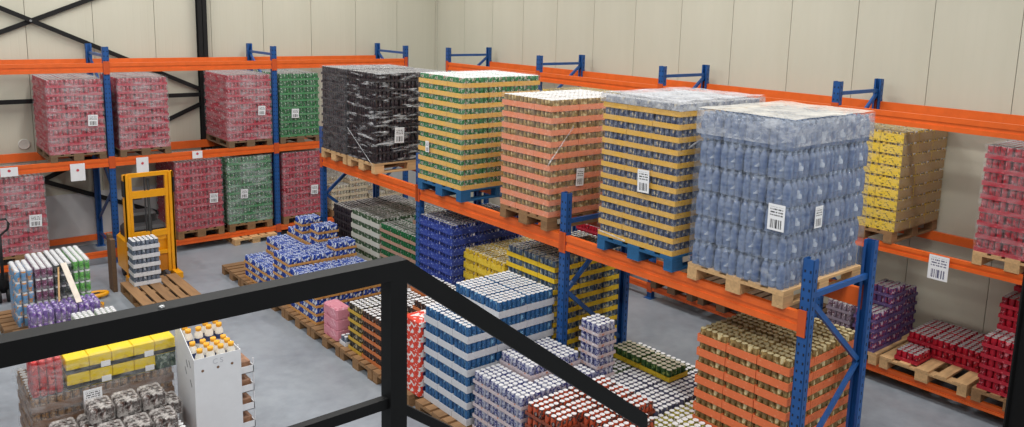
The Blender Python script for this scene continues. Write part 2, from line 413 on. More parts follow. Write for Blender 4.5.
# style: carton, can body, lid, carton height share
ST = {
 'pink':   (carton_mat('crimson_tray', (178, 44, 66), (150, 30, 50)), can_mat('crimson_can', (176, 28, 52), (150, 22, 44), (220, 150, 160)), LID, .34),
 'green':  (carton_mat('green_tray', (62, 132, 78), (40, 98, 56)), can_mat('green_can', (46, 122, 66), (30, 86, 48), (200, 224, 200)), LID, .30),
 'black':  (carton_mat('charcoal_tray', (46, 40, 44), (30, 26, 30)), can_mat('charcoal_can', (36, 31, 36), (62, 50, 54), (130, 124, 130), p1=.52, p2=.68), LID, .26),
 'gold_green': (carton_mat('gold_tray', (222, 174, 84), (206, 152, 64)), can_mat('green_white_can', (38, 118, 64), (186, 188, 176), (168, 60, 48), p1=.54, p2=.63), LIDW, .46),
 'orange': (carton_mat('orange_tray', (222, 128, 90), (206, 106, 70), (230, 150, 116)), can_mat('bronze_can', (128, 104, 64), (164, 136, 84), (214, 196, 150)), LID, .52),
 'orange_wrapped': (carton_mat('pale_orange_tray', (224, 136, 100), (206, 112, 78), (234, 164, 132)), can_mat('bronze_can', (104, 82, 54), (160, 130, 78)), LIDW, .48),
 'orange_floor': (carton_mat('deep_orange_tray', (220, 112, 66), (200, 92, 50), (228, 140, 100)), can_mat('bronze_can', (104, 82, 54), (160, 130, 78)), LIDG, .55),
 'gold_blue': (carton_mat('ochre_tray', (214, 166, 66), (190, 140, 46)), can_mat('slate_can', (58, 70, 104), (112, 118, 132), (196, 180, 150)), LIDW, .42),
 'blueband': (carton_mat('white_blue_tray', (206, 208, 214), (186, 190, 200)), can_mat('sea_blue_can', (52, 104, 156), (36, 74, 118), (120, 170, 206)), LIDW, .42),
 'blue_beer': (carton_mat('amber_tray', (204, 150, 84), (170, 110, 50), (224, 200, 170)), can_mat('royal_blue_can', (32, 68, 164), (222, 228, 238), (30, 52, 130), s=22, p1=.54, p2=.66), can_mat('blue_white_lid', (60, 88, 170), (186, 196, 220), (96, 120, 186), s=22, p1=.48, p2=.6), .3),
 'blue_box': (carton_mat('blue_print_tray', (38, 62, 148), (24, 40, 104), (150, 168, 214), s=30), can_mat('navy_can', (30, 44, 104), (44, 66, 150)), LID, .66),
 'yellow': (carton_mat('yellow_print_tray', (224, 192, 52), (160, 128, 40), (236, 214, 110), s=30), can_mat('yellow_can', (208, 176, 52), (150, 120, 40)), LIDG, .62),
 'yellow_blue': (carton_mat('lemon_tray', (228, 190, 36), (206, 160, 24)), can_mat('steel_blue_can', (72, 92, 118), (140, 150, 150), (206, 196, 150)), LID, .42),
 'white_green': (carton_mat('grey_white_tray', (196, 196, 186), (172, 172, 162)), can_mat('dark_green_can', (58, 84, 58), (120, 134, 112)), LID, .5),
 'green_tan': (carton_mat('pink_tan_tray', (176, 140, 120), (150, 112, 96)), can_mat('emerald_can', (30, 106, 60), (20, 76, 44), (180, 200, 184)), LID, .36),
 'silver_blue': (carton_mat('pale_lilac_tray', (200, 186, 190), (196, 120, 80), (220, 220, 228)), can_mat('silver_blue_can', (190, 192, 206), (58, 62, 128), (150, 156, 184), p1=.48, p2=.58), LIDW, .28),
 'red_lid': (carton_mat('brown_red_tray', (140, 70, 50), (90, 44, 36)), can_mat('dark_red_ring_can', (196, 88, 56), (80, 56, 52), (170, 160, 160), p1=.54, p2=.66), LIDW, .24),
 'yellow_lid': (carton_mat('olive_yellow_tray', (170, 158, 70), (120, 110, 50)), can_mat('olive_yellow_can', (186, 176, 70), (120, 112, 54)), LIDW, .25),
 'flat_silver': (carton_mat('grey_lilac_tray', (120, 118, 132), (80, 80, 96)), can_mat('grey_violet_can', (96, 96, 122), (60, 62, 92), (190, 190, 200)), LIDW, .25),
 'flat_green': (carton_mat('grey_green_tray', (104, 116, 98), (70, 84, 68)), can_mat('moss_can', (72, 92, 66), (48, 66, 46), (180, 190, 170)), LIDW, .25),
 'green_yellow': (carton_mat('mustard_tray', (206, 176, 34), (170, 140, 24)), can_mat('leaf_green_can', (40, 74, 36), (64, 104, 52), (150, 160, 90)), plain('cream_lid', (208, 202, 180), .45), .42),
 'dark_yellow': (carton_mat('golden_tray', (196, 160, 56), (150, 116, 40)), can_mat('black_gold_can', (40, 38, 40), (80, 70, 50), (190, 180, 150)), LIDW, .34),
 'dark_orange': (carton_mat('copper_tray', (196, 112, 62), (150, 76, 40)), can_mat('black_copper_can', (44, 38, 38), (96, 62, 46), (180, 170, 160)), LIDW, .34),
 'tan':    (carton_mat('tan_tray', (200, 184, 156), (176, 130, 110)), can_mat('cream_can', (196, 190, 170), (150, 130, 110)), LID, .45),
 'red':    (carton_mat('scarlet_tray', (172, 26, 48), (128, 16, 34), (210, 90, 100)), can_mat('scarlet_can', (176, 22, 44), (120, 14, 30), (214, 120, 130)), LID, .34),
 'purple': (carton_mat('plum_tray', (92, 74, 122), (60, 44, 84), (160, 130, 160)), can_mat('plum_can', (84, 62, 112), (150, 60, 90), (190, 180, 200)), LID, .32),
 'greyviolet': (carton_mat('grey_mauve_tray', (130, 118, 132), (96, 84, 98)), can_mat('mauve_can', (140, 126, 140), (100, 70, 84), (200, 196, 200)), LID, .3),
 'grey_white': (carton_mat('white_tray', (214, 216, 222), (190, 194, 204)), can_mat('grey_can', (112, 122, 140), (84, 92, 110), (170, 176, 186)), LIDW, .45),
 'brownload': (carton_mat('brown_tray', (126, 92, 66), (96, 66, 46)), can_mat('brown_gold_can', (150, 112, 70), (96, 66, 46), (176, 150, 120)), LID, .5),
 'ybrown': (carton_mat('yellow_end_carton', (224, 188, 44), (60, 50, 40), (236, 214, 130), s=34, p=.6), can_mat('yellow_brown_can', (196, 160, 60), (70, 60, 50)), LIDG, .8),
}
BROWN = carton_mat('plain_brown_carton', (150, 122, 76), (128, 100, 58))
def add_tray(style, dx, dy, h, loc, parent=None, name='tray', rz=0, label=None, cat=None, group=None):
    car, body, lid, share = ST[style]
    mx = BROWN if style == 'ybrown' else None
    t = ob(name, tray_mesh(dx, dy, round(h*share, 4), car, mx), parent, loc, (0, 0, rz), label, cat, group)
    ob('cans', cans_mesh(dx, dy, h, body, lid), t, kind='stuff')
    return t

def film_mesh(sx, sy, h, mat, amp=.008, seed=0, top=True, off=.006, skirt=-.002, topmat=None):
    m = MB(); a, b = sx/2+off, sy/2+off; NX, NY = max(6, int(sx*12)), max(6, int(sy*12)); NZ = 14
    ring = [(-a+2*a*i/NX, -b) for i in range(NX)] + [(a, -b+2*b*i/NY) for i in range(NY)] + [(a-2*a*i/NX, b) for i in range(NX)] + [(-a, b-2*b*i/NY) for i in range(NY)]
    n = len(ring)
    for k in range(NZ+1):
        z = -skirt+(h+skirt)*k/NZ
        for (x, y) in ring:
            d = amp*mnoise.noise(Vector((x*7+seed, y*7, z*9)))
            L_ = math.hypot(x, y); m.v.append((x+x/L_*d, y+y/L_*d, z+(0 if k < NZ else .006)))
    for k in range(NZ):
        for i in range(n):
            j = (i+1) % n; m.face([k*n+i, k*n+j, (k+1)*n+j, (k+1)*n+i], 0, True)
    if top:
        T0 = len(m.v); G = 12
        for i in range(G+1):
            for j in range(G+1):
                x, y = -a+2*a*i/G, -b+2*b*j/G
                m.v.append((x, y, h+.008+.5*amp*(1+mnoise.noise(Vector((x*6+seed, y*6, 3.3))))))
        for i in range(G):
            for j in range(G):
                q = T0+i*(G+1)+j; m.face([q, q+G+1, q+G+2, q+1], 1 if topmat else 0, True)
    return m.mesh('stretch_film', [mat, topmat] if topmat else mat)

def sheet(parent, loc, face, w_, h_, mat=None, name='printed_label', tilt=0, label=None, cat=None, group=None):
    """thin paper; face '+y' or '+x'"""
    me = cached(('sheet', w_, h_, (mat or LABEL).name), lambda: MB().box(-w_/2, w_/2, -.001, .001, -h_/2, h_/2).mesh(name, mat or LABEL))
    rz = math.pi if face == '+y' else math.pi/2
    return ob(name, me, parent, loc, (0, tilt, rz), label, cat, group)

def wrapped_load(label, x0, x1, y0, y1, z, n, lh, style, gx, gy, film=FILM, amp=.008, cat='pallet load', group=None, tags=(), film_top=True, jit=.002):
    cx, cy = (x0+x1)/2, (y0+y1)/2; r = thing('pallet_load', label, cat, (cx, cy, z), 0, group)
    dx, dy = round((x1-x0)/gx, 4), round((y1-y0)/gy, 4)
    for k in range(n):
        for i in range(gx):
            for j in range(gy):
                if k < n-1 and 0 < i < gx-1 and 0 < j < gy-1: continue
                add_tray(style, dx, dy, lh-.001, ((i+.5-gx/2)*dx+random.uniform(-jit, jit), (j+.5-gy/2)*dy+random.uniform(-jit, jit), k*lh), r)
    if film: ob('stretch_film', film_mesh(x1-x0, y1-y0, n*lh, film, amp, random.random()*40, film_top), r)
    for (face, u, zz, w_, h_) in tags:
        if face == '+y': sheet(r, (u-cx, (y1-y0)/2+.02, zz-z), '+y', w_, h_, tilt=.04)
        else: sheet(r, ((x1-x0)/2+.02, u-cy, zz-z), '+x', w_, h_, tilt=-.03)
    return r

PH = .145
# ---- left rack, upper level
zl = 1.768+.001
pink_lbl = [('pink wrapped can load with paper label, far left of the upper left rack', 7.33, 8.13, 'pink', (('+y', 7.50, 2.41, .14, .18),), FILM_H),
            ('pink wrapped can load right of the first blue upright, upper left rack', 6.33, 7.11, 'pink', (), FILM_H),
            ('pink wrapped can load beside the green load, upper left rack', 4.53, 5.33, 'pink', (('+y', 4.72, 2.42, .13, .17),), FILM_H),
            ('green wrapped can load on the upper left rack', 3.58, 4.36, 'green', (('+y', 4.08, 2.33, .14, .17),), FILM_L)]
for lb, x0, x1, st, tg, fm in pink_lbl:
    pallet('weathered pallet under the '+lb.split(',')[0], (x0+x1)/2, .77, zl, 'y', WOOD_L, group='pallets in the left rack', zs=.83)
    wrapped_load(lb, x0, x1, .17, 1.365, zl+PH*.83, 9, .1315, st, 3, 3, fm, group='wrapped loads on the left rack', tags=tg)
# ---- left rack, floor level
zf = .217+.001
for lb, x0, x1, st, tg, fm in [('pink wrapped can load behind the pallet jack, lower left rack', 8.24, 9.04, 'pink', (('+y', 8.40, .88, .17, .19),), FILM_H),
            ('pink wrapped can load behind the yellow stacker, lower left rack', 5.47, 6.27, 'pink', (('+y', 5.64, .90, .14, .17),), FILM),
            ('pale green wrapped can load on the lower left rack', 4.56, 5.38, 'green', (('+y', 5.09, .91, .13, .17),), FILM_H),
            ('dark pink wrapped can load right of the green one, lower left rack', 3.55, 4.34, 'pink', (('+y', 3.72, .83, .14, .18),), FILM)]:
    pallet('weathered pallet under the '+lb.split(',')[0], (x0+x1)/2, .77, zf, 'y', WOOD_O, group='pallets in the left rack')
    wrapped_load(lb, x0, x1, .17, 1.365, zf+PH, 9, .136, st, 3, 3, fm, group='wrapped loads on the left rack', tags=tg)
pallet('lone pallet on the floor in front of the lower left rack', 4.95, 1.16, 0.0, 'y', WOOD, W=.8, L=.75, zs=.78)

# ---- centre rack, upper level
zc = 2.036+.001
def centre(lb, y0, y1, x0, x1, n, lh, st, gx, gy, film, tags, pmat, plabel, amp=.008, W=.8):
    pallet(plabel, (x0+x1)/2, (y0+y1)/2, zc, 'x', pmat, W=W)
    return wrapped_load(lb, x0+.01, x1-.01, y0, y1, zc+PH, n, lh, st, gx, gy, film, amp, tags=tags)
centre('black wrapped can load at the far end of the centre rack', 4.35, 5.13, 3.78, 4.99, 10, .125, 'black', 3, 3, FILM_L, (), WOOD, 'pine pallet at the far end of the centre rack')
c2 = centre('black wrapped can load with shiny film next to the yellow and green load', 5.2, 5.98, 3.78, 4.99, 10, .125, 'black', 3, 3, FILM_K, (('+y', 4.60, 2.56, .15, .22),), WOOD, 'pine pallet under the shiny black load', amp=.012)
centre('tall load of yellow trays with green cans on the blue pallet', 7.09, 8.04, 3.77, 4.99, 11, .1225, 'gold_green', 3, 3, FILM_L, (('+x', 7.33, 2.62, .08, .14),), WOODB, 'blue pallet under the yellow and green load', W=.95)
c4 = centre('load of orange trays in the middle of the centre rack', 8.8, 9.62, 3.78, 4.99, 10, .124, 'orange_wrapped', 3, 3, FILM_L, (('+y', 4.56, 2.58, .11, .19),), WOOD_O, 'brown pallet under the orange load')
c5 = centre('tall load of yellow trays with blue cans under white film', 10.36, 11.30, 3.77, 4.99, 12, .114, 'gold_blue', 3, 3, FILM_L, (('+x', 10.93, 2.81, .14, .21),), WOODB, 'blue pallet under the yellow and blue load', W=.95)
# crumpled white cap film and loose film folds
ob('top_film', film_mesh(1.21, .95, .07, FILM_W, .02, 5, True, .012, .0, film_mat('milky_blue_top_film', .3, .8, (222, 226, 236), (3, 3, 3))), c5, (0, 0, 12*.114-.06))
def fold(parent, pts, wd, mat=None):
    m = MB(); P = [Vector(p) for p in pts]
    for i, p in enumerate(P):
        k = wd*(.6+.4*math.sin(i*2.1)); m.v += [(p.x, p.y, p.z+k), (p.x, p.y, p.z-k)]
    for i in range(len(P)-1): m.face([2*i, 2*i+1, 2*i+3, 2*i+2], 0, True)
    me = m.mesh('film_fold', mat or FILM_W); o = ob('film_fold', me, parent); s = o.modifiers.new('s', 'SOLIDIFY'); s.thickness = .004; return o
fold(c4, [(.60-.05*i, .435+.004*(i % 2), .62+.055*i) for i in range(-1, 7)], .016)
fold(c2, [(.625, -.35+.09*i, .42-.055*i) for i in range(9)], .010)
fold(c5, [(.50-.08*i, .50, .98+.03*i) for i in range(5)], .012)
fold(c5, [(.625, -.44+.05*i, .05-.004*i) for i in range(8)], .010)

# ---- water bottles, right end of centre rack
BOT = plain('blue_clear_bottle', (88, 106, 142), .2, var=.1, spec=.8); BCAP = plain('pale_blue_cap', (150, 166, 192), .4); BLAB = can_mat('bottle_label', (80, 100, 140), (108, 128, 164), (214, 222, 234), s=18, p1=.52, p2=.62)
def bottles_mesh(nx, ny, dx, dy, h):
    m = MB()
    for i in range(nx):
        for j in range(ny):
            px, py = (dx-.01)/nx, (dy-.01)/ny; r = min(px, py)/2*.98
            m.lathe((i+.5-nx/2)*px, (j+.5-ny/2)*py, [(r*.8, 0), (r, .012), (r*.95, h*.2), (r, h*.26), (r, h*.30, 2), (r, h*.58, 2), (r*.94, h*.62), (r*.96, h*.68), (r*.6, h*.82), (r*.38, h*.88), (r*.38, h*.9, 1), (r*.42, h*.91, 1), (r*.42, h, 1)], 10, 0, 1)
    return m.mesh('bottles', [BOT, BCAP, BLAB])
def packfilm_mesh(dx, dy, h):
    m = MB(); a, b = dx/2-.002, dy/2-.002
    prof = [(0, 1), (.08, 1.0), (.5, .985), (.78, 1.0), (.9, .90), (.96, .78)]
    for zz, s in prof:
        for i in range(24):
            an = 2*math.pi*(i+.5)/24; cxx, cyy = math.cos(an), math.sin(an); q = max(abs(cxx), abs(cyy)); rr = (1/q)*.0+1/((abs(cxx)**8+abs(cyy)**8)**.125)
            wob = 1-.012*(.5+.5*math.cos(i*math.pi/2))
            m.v.append((a*s*wob*cxx*rr, b*s*wob*cyy*rr, zz*h))
    for k in range(len(prof)-1):
        for i in range(24):
            j = (i+1) % 24; m.face([k*24+i, k*24+j, k*24+24+j, k*24+24+i], 0, True)
    m.face([(len(prof)-1)*24+i for i in range(24)], 0)
    return m.mesh('pack_film', film_mat('bottle_pack_film', .05, .40, (176, 192, 218), (8, 8, 12), .15))
wx0, wx1, wy0, wy1, nl, lh = 3.77, 4.98, 11.50, 12.41, 6, .222
pallet('pale pine pallet under the blue water bottles', (wx0+wx1)/2, (wy0+wy1)/2, zc, 'x', WOOD, W=.96)
wl_ = thing('water_bottle_load', 'wrapped load of blue water bottle packs at the near end of the centre rack', 'pallet load', ((wx0+wx1)/2, (wy0+wy1)/2, zc+PH))
bdx, bdy = (wx1-wx0)/4, (wy1-wy0)/4
bm_ = bottles_mesh(4, 3, bdx, bdy, lh); pf_ = packfilm_mesh(bdx, bdy, lh)
for k in range(nl):
    for i in range(4):
        for j in range(4):
            if k < nl-1 and 0 < i < 3 and 0 < j < 3: continue
            o = ob('bottle_pack', bm_, wl_, ((i-1.5)*bdx+random.uniform(-.006, .006), (j-1.5)*bdy+random.uniform(-.008, .008), k*lh), (0, 0, random.uniform(-.02, .02)))
            ob('pack_film', pf_, o)
ob('stretch_film', film_mesh(wx1-wx0, wy1-wy0, nl*lh, film_mat('water_wrap_film', .05, .26, (196, 208, 228), (3, 3, 8)), .012, 3, False, .012), wl_)
ob('top_film', film_mesh(wx1-wx0, wy1-wy0, .20, film_mat('water_cap_film', .10, .62, (228, 232, 240), (4, 4, 6)), .016, 9, True, .010, 0, film_mat('milky_top_film', .45, .88, (232, 228, 220), (2, 2, 2))), wl_, (0, 0, nl*lh-.185))
sheet(wl_, ((wx1-wx0)/2+.03, .38, .585), '+x', .15, .21); sheet(wl_, (.19, (wy1-wy0)/2+.03, .55), '+y', .11, .18)
fold(wl_, [(.625, .20+.03*i, .16-.012*i) for i in range(7)], .05, FILM)

# ---- right rack, upper level
zr = 1.736+.001
pallet('pallet under the yellow cartons on the right rack', .66, 11.1, zr, 'x', WOOD_O)
wrapped_load('load of yellow cartons with brown sides on the upper right rack', .1, 1.25, 10.7, 11.52, zr+PH, 9, .131, 'ybrown', 3, 3, FILM_L)
pallet('pale pallet under the red can load on the right rack', .66, 12.80, zr, 'x', WOOD)
wrapped_load('red wrapped can load on the upper right rack at the edge of view', .1, 1.25, 12.40, 13.2, zr+PH, 8, .146, 'red', 3, 3, FILM)
pallet('brown pallet behind the orange load on the right rack', .66, 5.52, zr, 'x', WOOD_O)
wrapped_load('load with golden lids half hidden behind the orange load, upper right rack', .1, 1.22, 5.10, 5.94, zr+PH, 9, .126, 'yellow', 3, 3, FILM_L)

# ------------------------------------------------------------------ loose stacks of trays (each tray its own thing)
INNER = MB(); INNER_MATS = []
ORD = ['first', 'second', 'third', 'fourth', 'fifth', 'sixth', 'seventh', 'eighth', 'ninth', 'tenth', 'eleventh', 'twelfth', 'thirteenth', 'fourteenth']
def place_words(i, j, nx, ny):
    """which row (from the aisle side) and which column (from the far end) a tray stands in"""
    row = '' if nx == 1 else {0: 'rear', nx-1: 'aisle-side'}.get(i, 'middle' if nx == 3 else ORD[nx-1-i])+' row'
    col = '' if ny == 1 else ({0: 'far', ny-1: 'near'}.get(j, 'middle') if ny <= 3 else ORD[j])+' column'
    return [t for t in (row, col) if t]
def stack(x0, y0, nx, ny, dx, dy, h, z0, hts, style, label, group, zmin=0, ycov=0, cat='can tray'):
    """hts: callable (i,j)->layers; trays that no side shows go into one filler object"""
    H = lambda i, j: hts(i, j) if 0 <= i < nx and 0 <= j < ny else 0
    for i in range(nx):
        for j in range(ny):
            n = hts(i, j)
            for k in range(n):
                st = style(i, j, k) if callable(style) else style
                cx, cy, z = x0+(i+.5)*dx, y0+(j+.5)*dy, z0+k*h
                shown = k == n-1 or k >= H(i+1, j) or (k >= H(i, j+1) and (j < ny-1 or z+h > ycov))
                if not shown or (z+h < zmin and k < n-1):
                    cm = ST[st][0]
                    if cm not in INNER_MATS: INNER_MATS.append(cm)
                    INNER.box(cx-dx/2+.006, cx+dx/2-.006, cy-dy/2+.006, cy+dy/2-.006, z+.001, z+h-.001, INNER_MATS.index(cm)); continue
                words = ([('top' if k == n-1 else ORD[n-1-k])+' layer'+(' down' if k < n-1 else '')] if n > 1 else []) + place_words(i, j, nx, ny)
                add_tray(st, round(dx-.004, 4), round(dy-.004, 4), round(h-.001, 4), (cx+random.uniform(-.001, .001), cy+random.uniform(-.001, .001), z),
                         None, st.replace('_floor', '')+'_can_tray', 0, ', '.join([label]+words), cat, group)
PZ = .146
# row of pallets in front of the centre rack
rowA = [(2.95, 'empty end'), (3.77, 'far blue trays'), (4.59, 'middle blue trays'), (5.41, 'near blue trays'), (6.23, 'pink paper packs'), (7.05, 'dark yellow-banded trays'), (7.87, 'dark orange-banded trays'), (8.80, 'white and blue tray stack'), (9.63, 'silver and blue cans'), (10.46, 'red-ringed cans')]
for y0, nm in rowA:
    pallet('brown floor pallet in the aisle row under the '+nm if 'empty' not in nm else 'brown floor pallet at the empty far end of the aisle row', 5.535, y0+.4, 0, 'x', WOOD_O, L=1.1, group='floor pallets in the aisle row')
# blue beer trays, stepped
def hb(i, j):
    if i == 2: return 3 if j < 4 else (6 if j < 6 else 5)
    if i == 1: return 5 if j < 4 else (6 if j < 6 else 5)
    base = 6 if j < 6 else 5
    return base + {1: 2, 3: 2, 5: 1}.get(j, 0) if j < 6 else base
stack(4.945, 3.70, 3, 9, .353, .28, .115, PZ, hb, 'blue_beer', 'blue and white can tray in the stepped stack', 'stepped blue can trays')
# pink paper packs
PINK = carton_mat('pink_wrap', (214, 140, 156), (188, 96, 120), (232, 176, 190), s=14)
for k in range(3):
    ob('pink_pack', cached('pinkpack', lambda: MB().cbox(-.10, .10, -.19, .19, 0, .139, .02).mesh('pink_pack', PINK)), None, (5.93, 6.68, PZ+k*.14), label=['bottom', 'middle', 'top'][k]+' one of the plump pink packs beside the dark trays', cat='pack', group='pink packs')
stack(5.78, 6.93, 1, 1, .25, .16, .12, PZ, lambda i, j: 1, 'grey_white', 'small white can tray at the foot of the pink packs', None)
# dark trays
stack(4.98, 7.12, 3, 1, .343, .33, .12, PZ, lambda i, j: 5, 'dark_yellow', 'black can tray with golden base', 'golden-based dark trays', zmin=0, ycov=0.74)
stack(4.98, 7.46, 3, 3, .343, .30, .12, PZ, lambda i, j: [7, 6, 5][i] if j < 2 else [7, 7, 1][i], 'dark_orange', 'black can tray with copper base', 'copper-based dark trays')
# red and white boxes
REDBOX = carton_mat('red_white_box', (214, 62, 40), (230, 226, 224), (196, 40, 30), s=14, p=.54)
for k in range(5):
    m = cached('redbox', lambda: MB().cbox(-.14, .14, -.165, .165, 0, .168, .006).mesh('red_box', REDBOX))
    b = ob('drink_box', m, None, (5.88, 8.61, PZ+k*.169), label='red and white drink box right of the railing post, '+(ORD[4-k]+' from the top' if k < 4 else 'topmost'), cat='box', group='red drink boxes')
    if k < 5:
        c = ob('can_print', cached('cprint', lambda: MB().lathe(-.07, .085, [(.028, 0), (.028, .004)], 10, axis='y').lathe(0, .085, [(.028, 0), (.028, .004)], 10, axis='y').lathe(.07, .085, [(.028, 0), (.028, .004)], 10, axis='y').mesh('can_print', plain('dark_blue_print', (44, 46, 92), .5))), b, (0, .163, 0))
# white tray / blue can stack
def hbw(i, j): return 6 if i == 3 else 7
stack(4.83, 8.80, 3, 3, .385, .268, .176, PZ, lambda i, j: 7 if i < 2 else 6, 'blueband', 'white tray of tall blue cans', 'white and blue can trays')
# silver-blue
stack(4.95, 9.65, 3, 3, .333, .255, .123, PZ, lambda i, j: 6 if (i < 2 and j < 2) else 5, 'silver_blue', 'silver and blue can tray in the low stack', 'silver and blue trays', zmin=0, ycov=0.78)
stack(4.65, 10.08, 1, 1, .27, .29, .118, PZ+4*.12, lambda i, j: 5, 'silver_blue', 'silver and blue tray in the narrow tower', 'narrow tower of trays')
# red ring cans
stack(4.95, 10.47, 4, 4, .25, .241, .123, PZ, lambda i, j: (0 if i == 0 else 5) if j == 3 else (5 if (i < 3 or j < 2) else 3), 'red_lid', 'tray of red-ringed cans below the sloping rail', 'red-ringed can trays', zmin=0.55, ycov=0)
# ---- row under the centre rack
rowB = [(4.27, 'black cartons'), (5.08, 'white and green trays'), (5.9, 'green trays'), (7.09, 'blue printed trays'), (7.91, 'yellow printed trays'), (8.76, 'yellow trays of blue cans'), (9.93, 'flat silver trays'), (10.75, 'yellow-green can trays'), (11.63, 'orange trays')]
for y0, nm in rowB:
    pallet('floor pallet under the '+nm+' beneath the centre rack', (4.36 if 7.05 < y0 < 7.5 or y0 > 9.9 else 4.2), y0+.4, 0, 'x', WOOD_O if 'orange' not in nm else WOOD, L=1.14, group='floor pallets under the centre rack')
stack(3.63, 4.27, 3, 2, .384, .30, .125, PZ, lambda i, j: 9, 'black', 'plain black can tray under the centre rack', 'black loose trays', zmin=0.8, ycov=1.3)
stack(3.63, 4.88, 3, 3, .384, .286, .145, PZ, lambda i, j: 8, 'white_green', 'grey-white tray of green cans under the rack', 'grey-white trays', zmin=0.62, ycov=1.25)
stack(3.63, 5.75, 3, 4, .384, .27, .125, PZ, lambda i, j: 10 if i < 2 and j > 0 else 9, 'green_tan', 'tan tray of green cans under the rack', 'tan trays of green cans', zmin=0.72, ycov=1.5)
stack(3.79, 7.08, 3, 3, .39, .253, .1295, PZ, lambda i, j: 12, 'blue_box', 'blue printed can tray under the centre rack', 'blue printed trays', zmin=0.95, ycov=1.4)
stack(3.64, 7.85, 3, 3, .385, .272, .126, PZ, lambda i, j: 10, 'yellow', 'yellow printed can tray beside the blue stack', 'yellow printed trays', zmin=0.95, ycov=1.6)
stack(3.64, 8.70, 3, 3, .385, .282, .1255, PZ, lambda i, j: 13 if (i == 1 and j == 2) else 12, 'yellow_blue', 'lemon yellow tray of blue cans', 'lemon yellow trays', zmin=0.45, ycov=0)
def flat_style(i, j, k): return 'flat_green' if j == 0 or (j == 1 and i == 0) else 'flat_silver'
stack(3.78, 9.92, 3, 3, .38, .42, .12, PZ, lambda i, j: 4, lambda i, j, k: 'flat_silver' if (i, j) not in ((0, 0), (1, 0), (2, 0), (0, 1)) else 'flat_green', 'low pale-lidded can tray beside the orange stack', 'low flat trays', zmin=0.55, ycov=0)
stack(4.05, 10.0, 1, 2, .30, .42, .122, PZ+.481, lambda i, j: 1, 'green_yellow', 'mustard yellow tray of green cans', 'mustard trays')
stack(4.28, 11.2, 3, 1, .302, .31, .12, PZ, lambda i, j: 4, 'yellow_lid', 'yellow-green can tray at the orange stack', 'yellow-green can trays', zmin=0.55, ycov=0)
stack(4.90, 11.53, 1, 2, .28, .30, .122, PZ, lambda i, j: 5, 'yellow_lid', 'yellow-green can tray before the orange stack', 'front yellow-green can trays', zmin=0.6, ycov=0)
stack(3.74, 11.54, 3, 3, .375, .313, .13, PZ, lambda i, j: 11, 'orange_floor', 'orange can tray in the stack under the water', 'orange trays under the water', zmin=0.7, ycov=0)

# ---- left rack bay near the corner, floor level
for x0, n, st in ((2.55, 6, 'tan'), (1.72, 4, 'tan')):
    pallet('pallet of loose tan trays in the corner bay, '+('taller' if n == 6 else 'lower')+' stack', x0+.4, .77, zf, 'y', WOOD_O, group='pallets in the left rack')
    stack(x0, .2, 2, 4, .4, .29, .12, zf+PH, lambda i, j, n=n: n-1-(1 if (i == 1 and j > 2) else 0), st, ('cream can tray in the taller corner stack' if n == 6 else 'cream can tray in the lower corner stack'), 'tan corner trays')

# ---- right rack, floor level
zrf = .22+.001
pallet('pale pallet carrying the red can trays, lower right rack', .68, 12.02, zrf, 'x', WOOD, W=1.0)
stack(.12, 11.62, 2, 3, .36, .28, .122, zrf+PH, lambda i, j: 2 if i == 0 or j == 2 else 2, 'red', 'red can tray on the pale pallet', 'red can trays on the pallet')
stack(.86, 11.66, 1, 1, .36, .28, .122, zrf+PH, lambda i, j: 1, 'red', 'single red can tray at the front of the pale pallet', None)
pallet('pallet behind the blue end frame, lower right rack', .68, 11.08, zrf, 'x', WOOD, W=.8)
stack(.56, 11.14, 2, 1, .36, .30, .122, zrf+PH, lambda i, j: 6 if i == 0 else 4, 'purple', 'plum can tray, lower right rack', 'plum can trays')
stack(.46, 10.76, 2, 1, .4, .34, .122, zrf+PH, lambda i, j: 4, 'greyviolet', 'grey mauve can tray behind the end frame', 'mauve can trays')
stack(.14, 11.10, 1, 1, .38, .30, .122, zrf+PH, lambda i, j: 5, 'purple', 'plum can tray in the back stack', 'plum can trays at the back')
pallet('pallet under the tall red stack at the right edge', .68, 12.97, zrf, 'x', WOOD_O, W=.8)
stack(.14, 12.60, 3, 2, .37, .36, .122, zrf+PH, lambda i, j: [10, 8, 5][i], 'red', 'red can tray in the right-edge stack', 'red trays at the right edge')
for yy, wh in ((8.33, 'farthest'), (9.23, 'middle'), (10.13, 'nearest')):
    pallet(wh+' of the three empty brown pallets low on the right rack', .74, yy, zrf, 'x', WOOD_D, group='empty pallets low on the right rack')
pallet('pallet of red trays seen behind the upright, lower right rack', .68, 6.5, zrf, 'x', WOOD_O)
stack(.12, 6.12, 3, 3, .37, .28, .122, zrf+PH, lambda i, j: 4, 'red', 'red can tray glimpsed behind the centre upright', 'glimpsed red trays', zmin=0.64, ycov=0)

# ------------------------------------------------------------------ paper notices on the beams
SIGN = label_mat('notice_print', (90, 90, 120)); RED = plain('red_print', (200, 70, 84), .6)
for x, z, w_, h_, lb in ((8.70, 1.69, .23, .14, 'small white notice on the beam above the far left load'), (7.77, 1.59, .21, .28, 'white notice hanging from the beam left of the blue upright'), (6.80, 1.61, .19, .27, 'white notice hanging above the yellow stacker'), (5.90, 1.71, .17, .13, 'small white notice on the beam between two pink loads')):
    s = sheet(None, (x, 1.402, z), '+y', w_, h_, PAPER, 'paper_notice', label=lb, cat='notice')
    ob('red_mark', MB().lathe(0, 0, [(.022, -.0005), (.022, .0006)], 10, axis='y').mesh('red_mark', RED), s, (0, -.0022, h_*.12))
sheet(None, (1.278, 12.07, 1.60), '+x', .22, .28, SIGN, 'paper_notice', label='printed white notice hanging from the right rack beam', cat='notice')

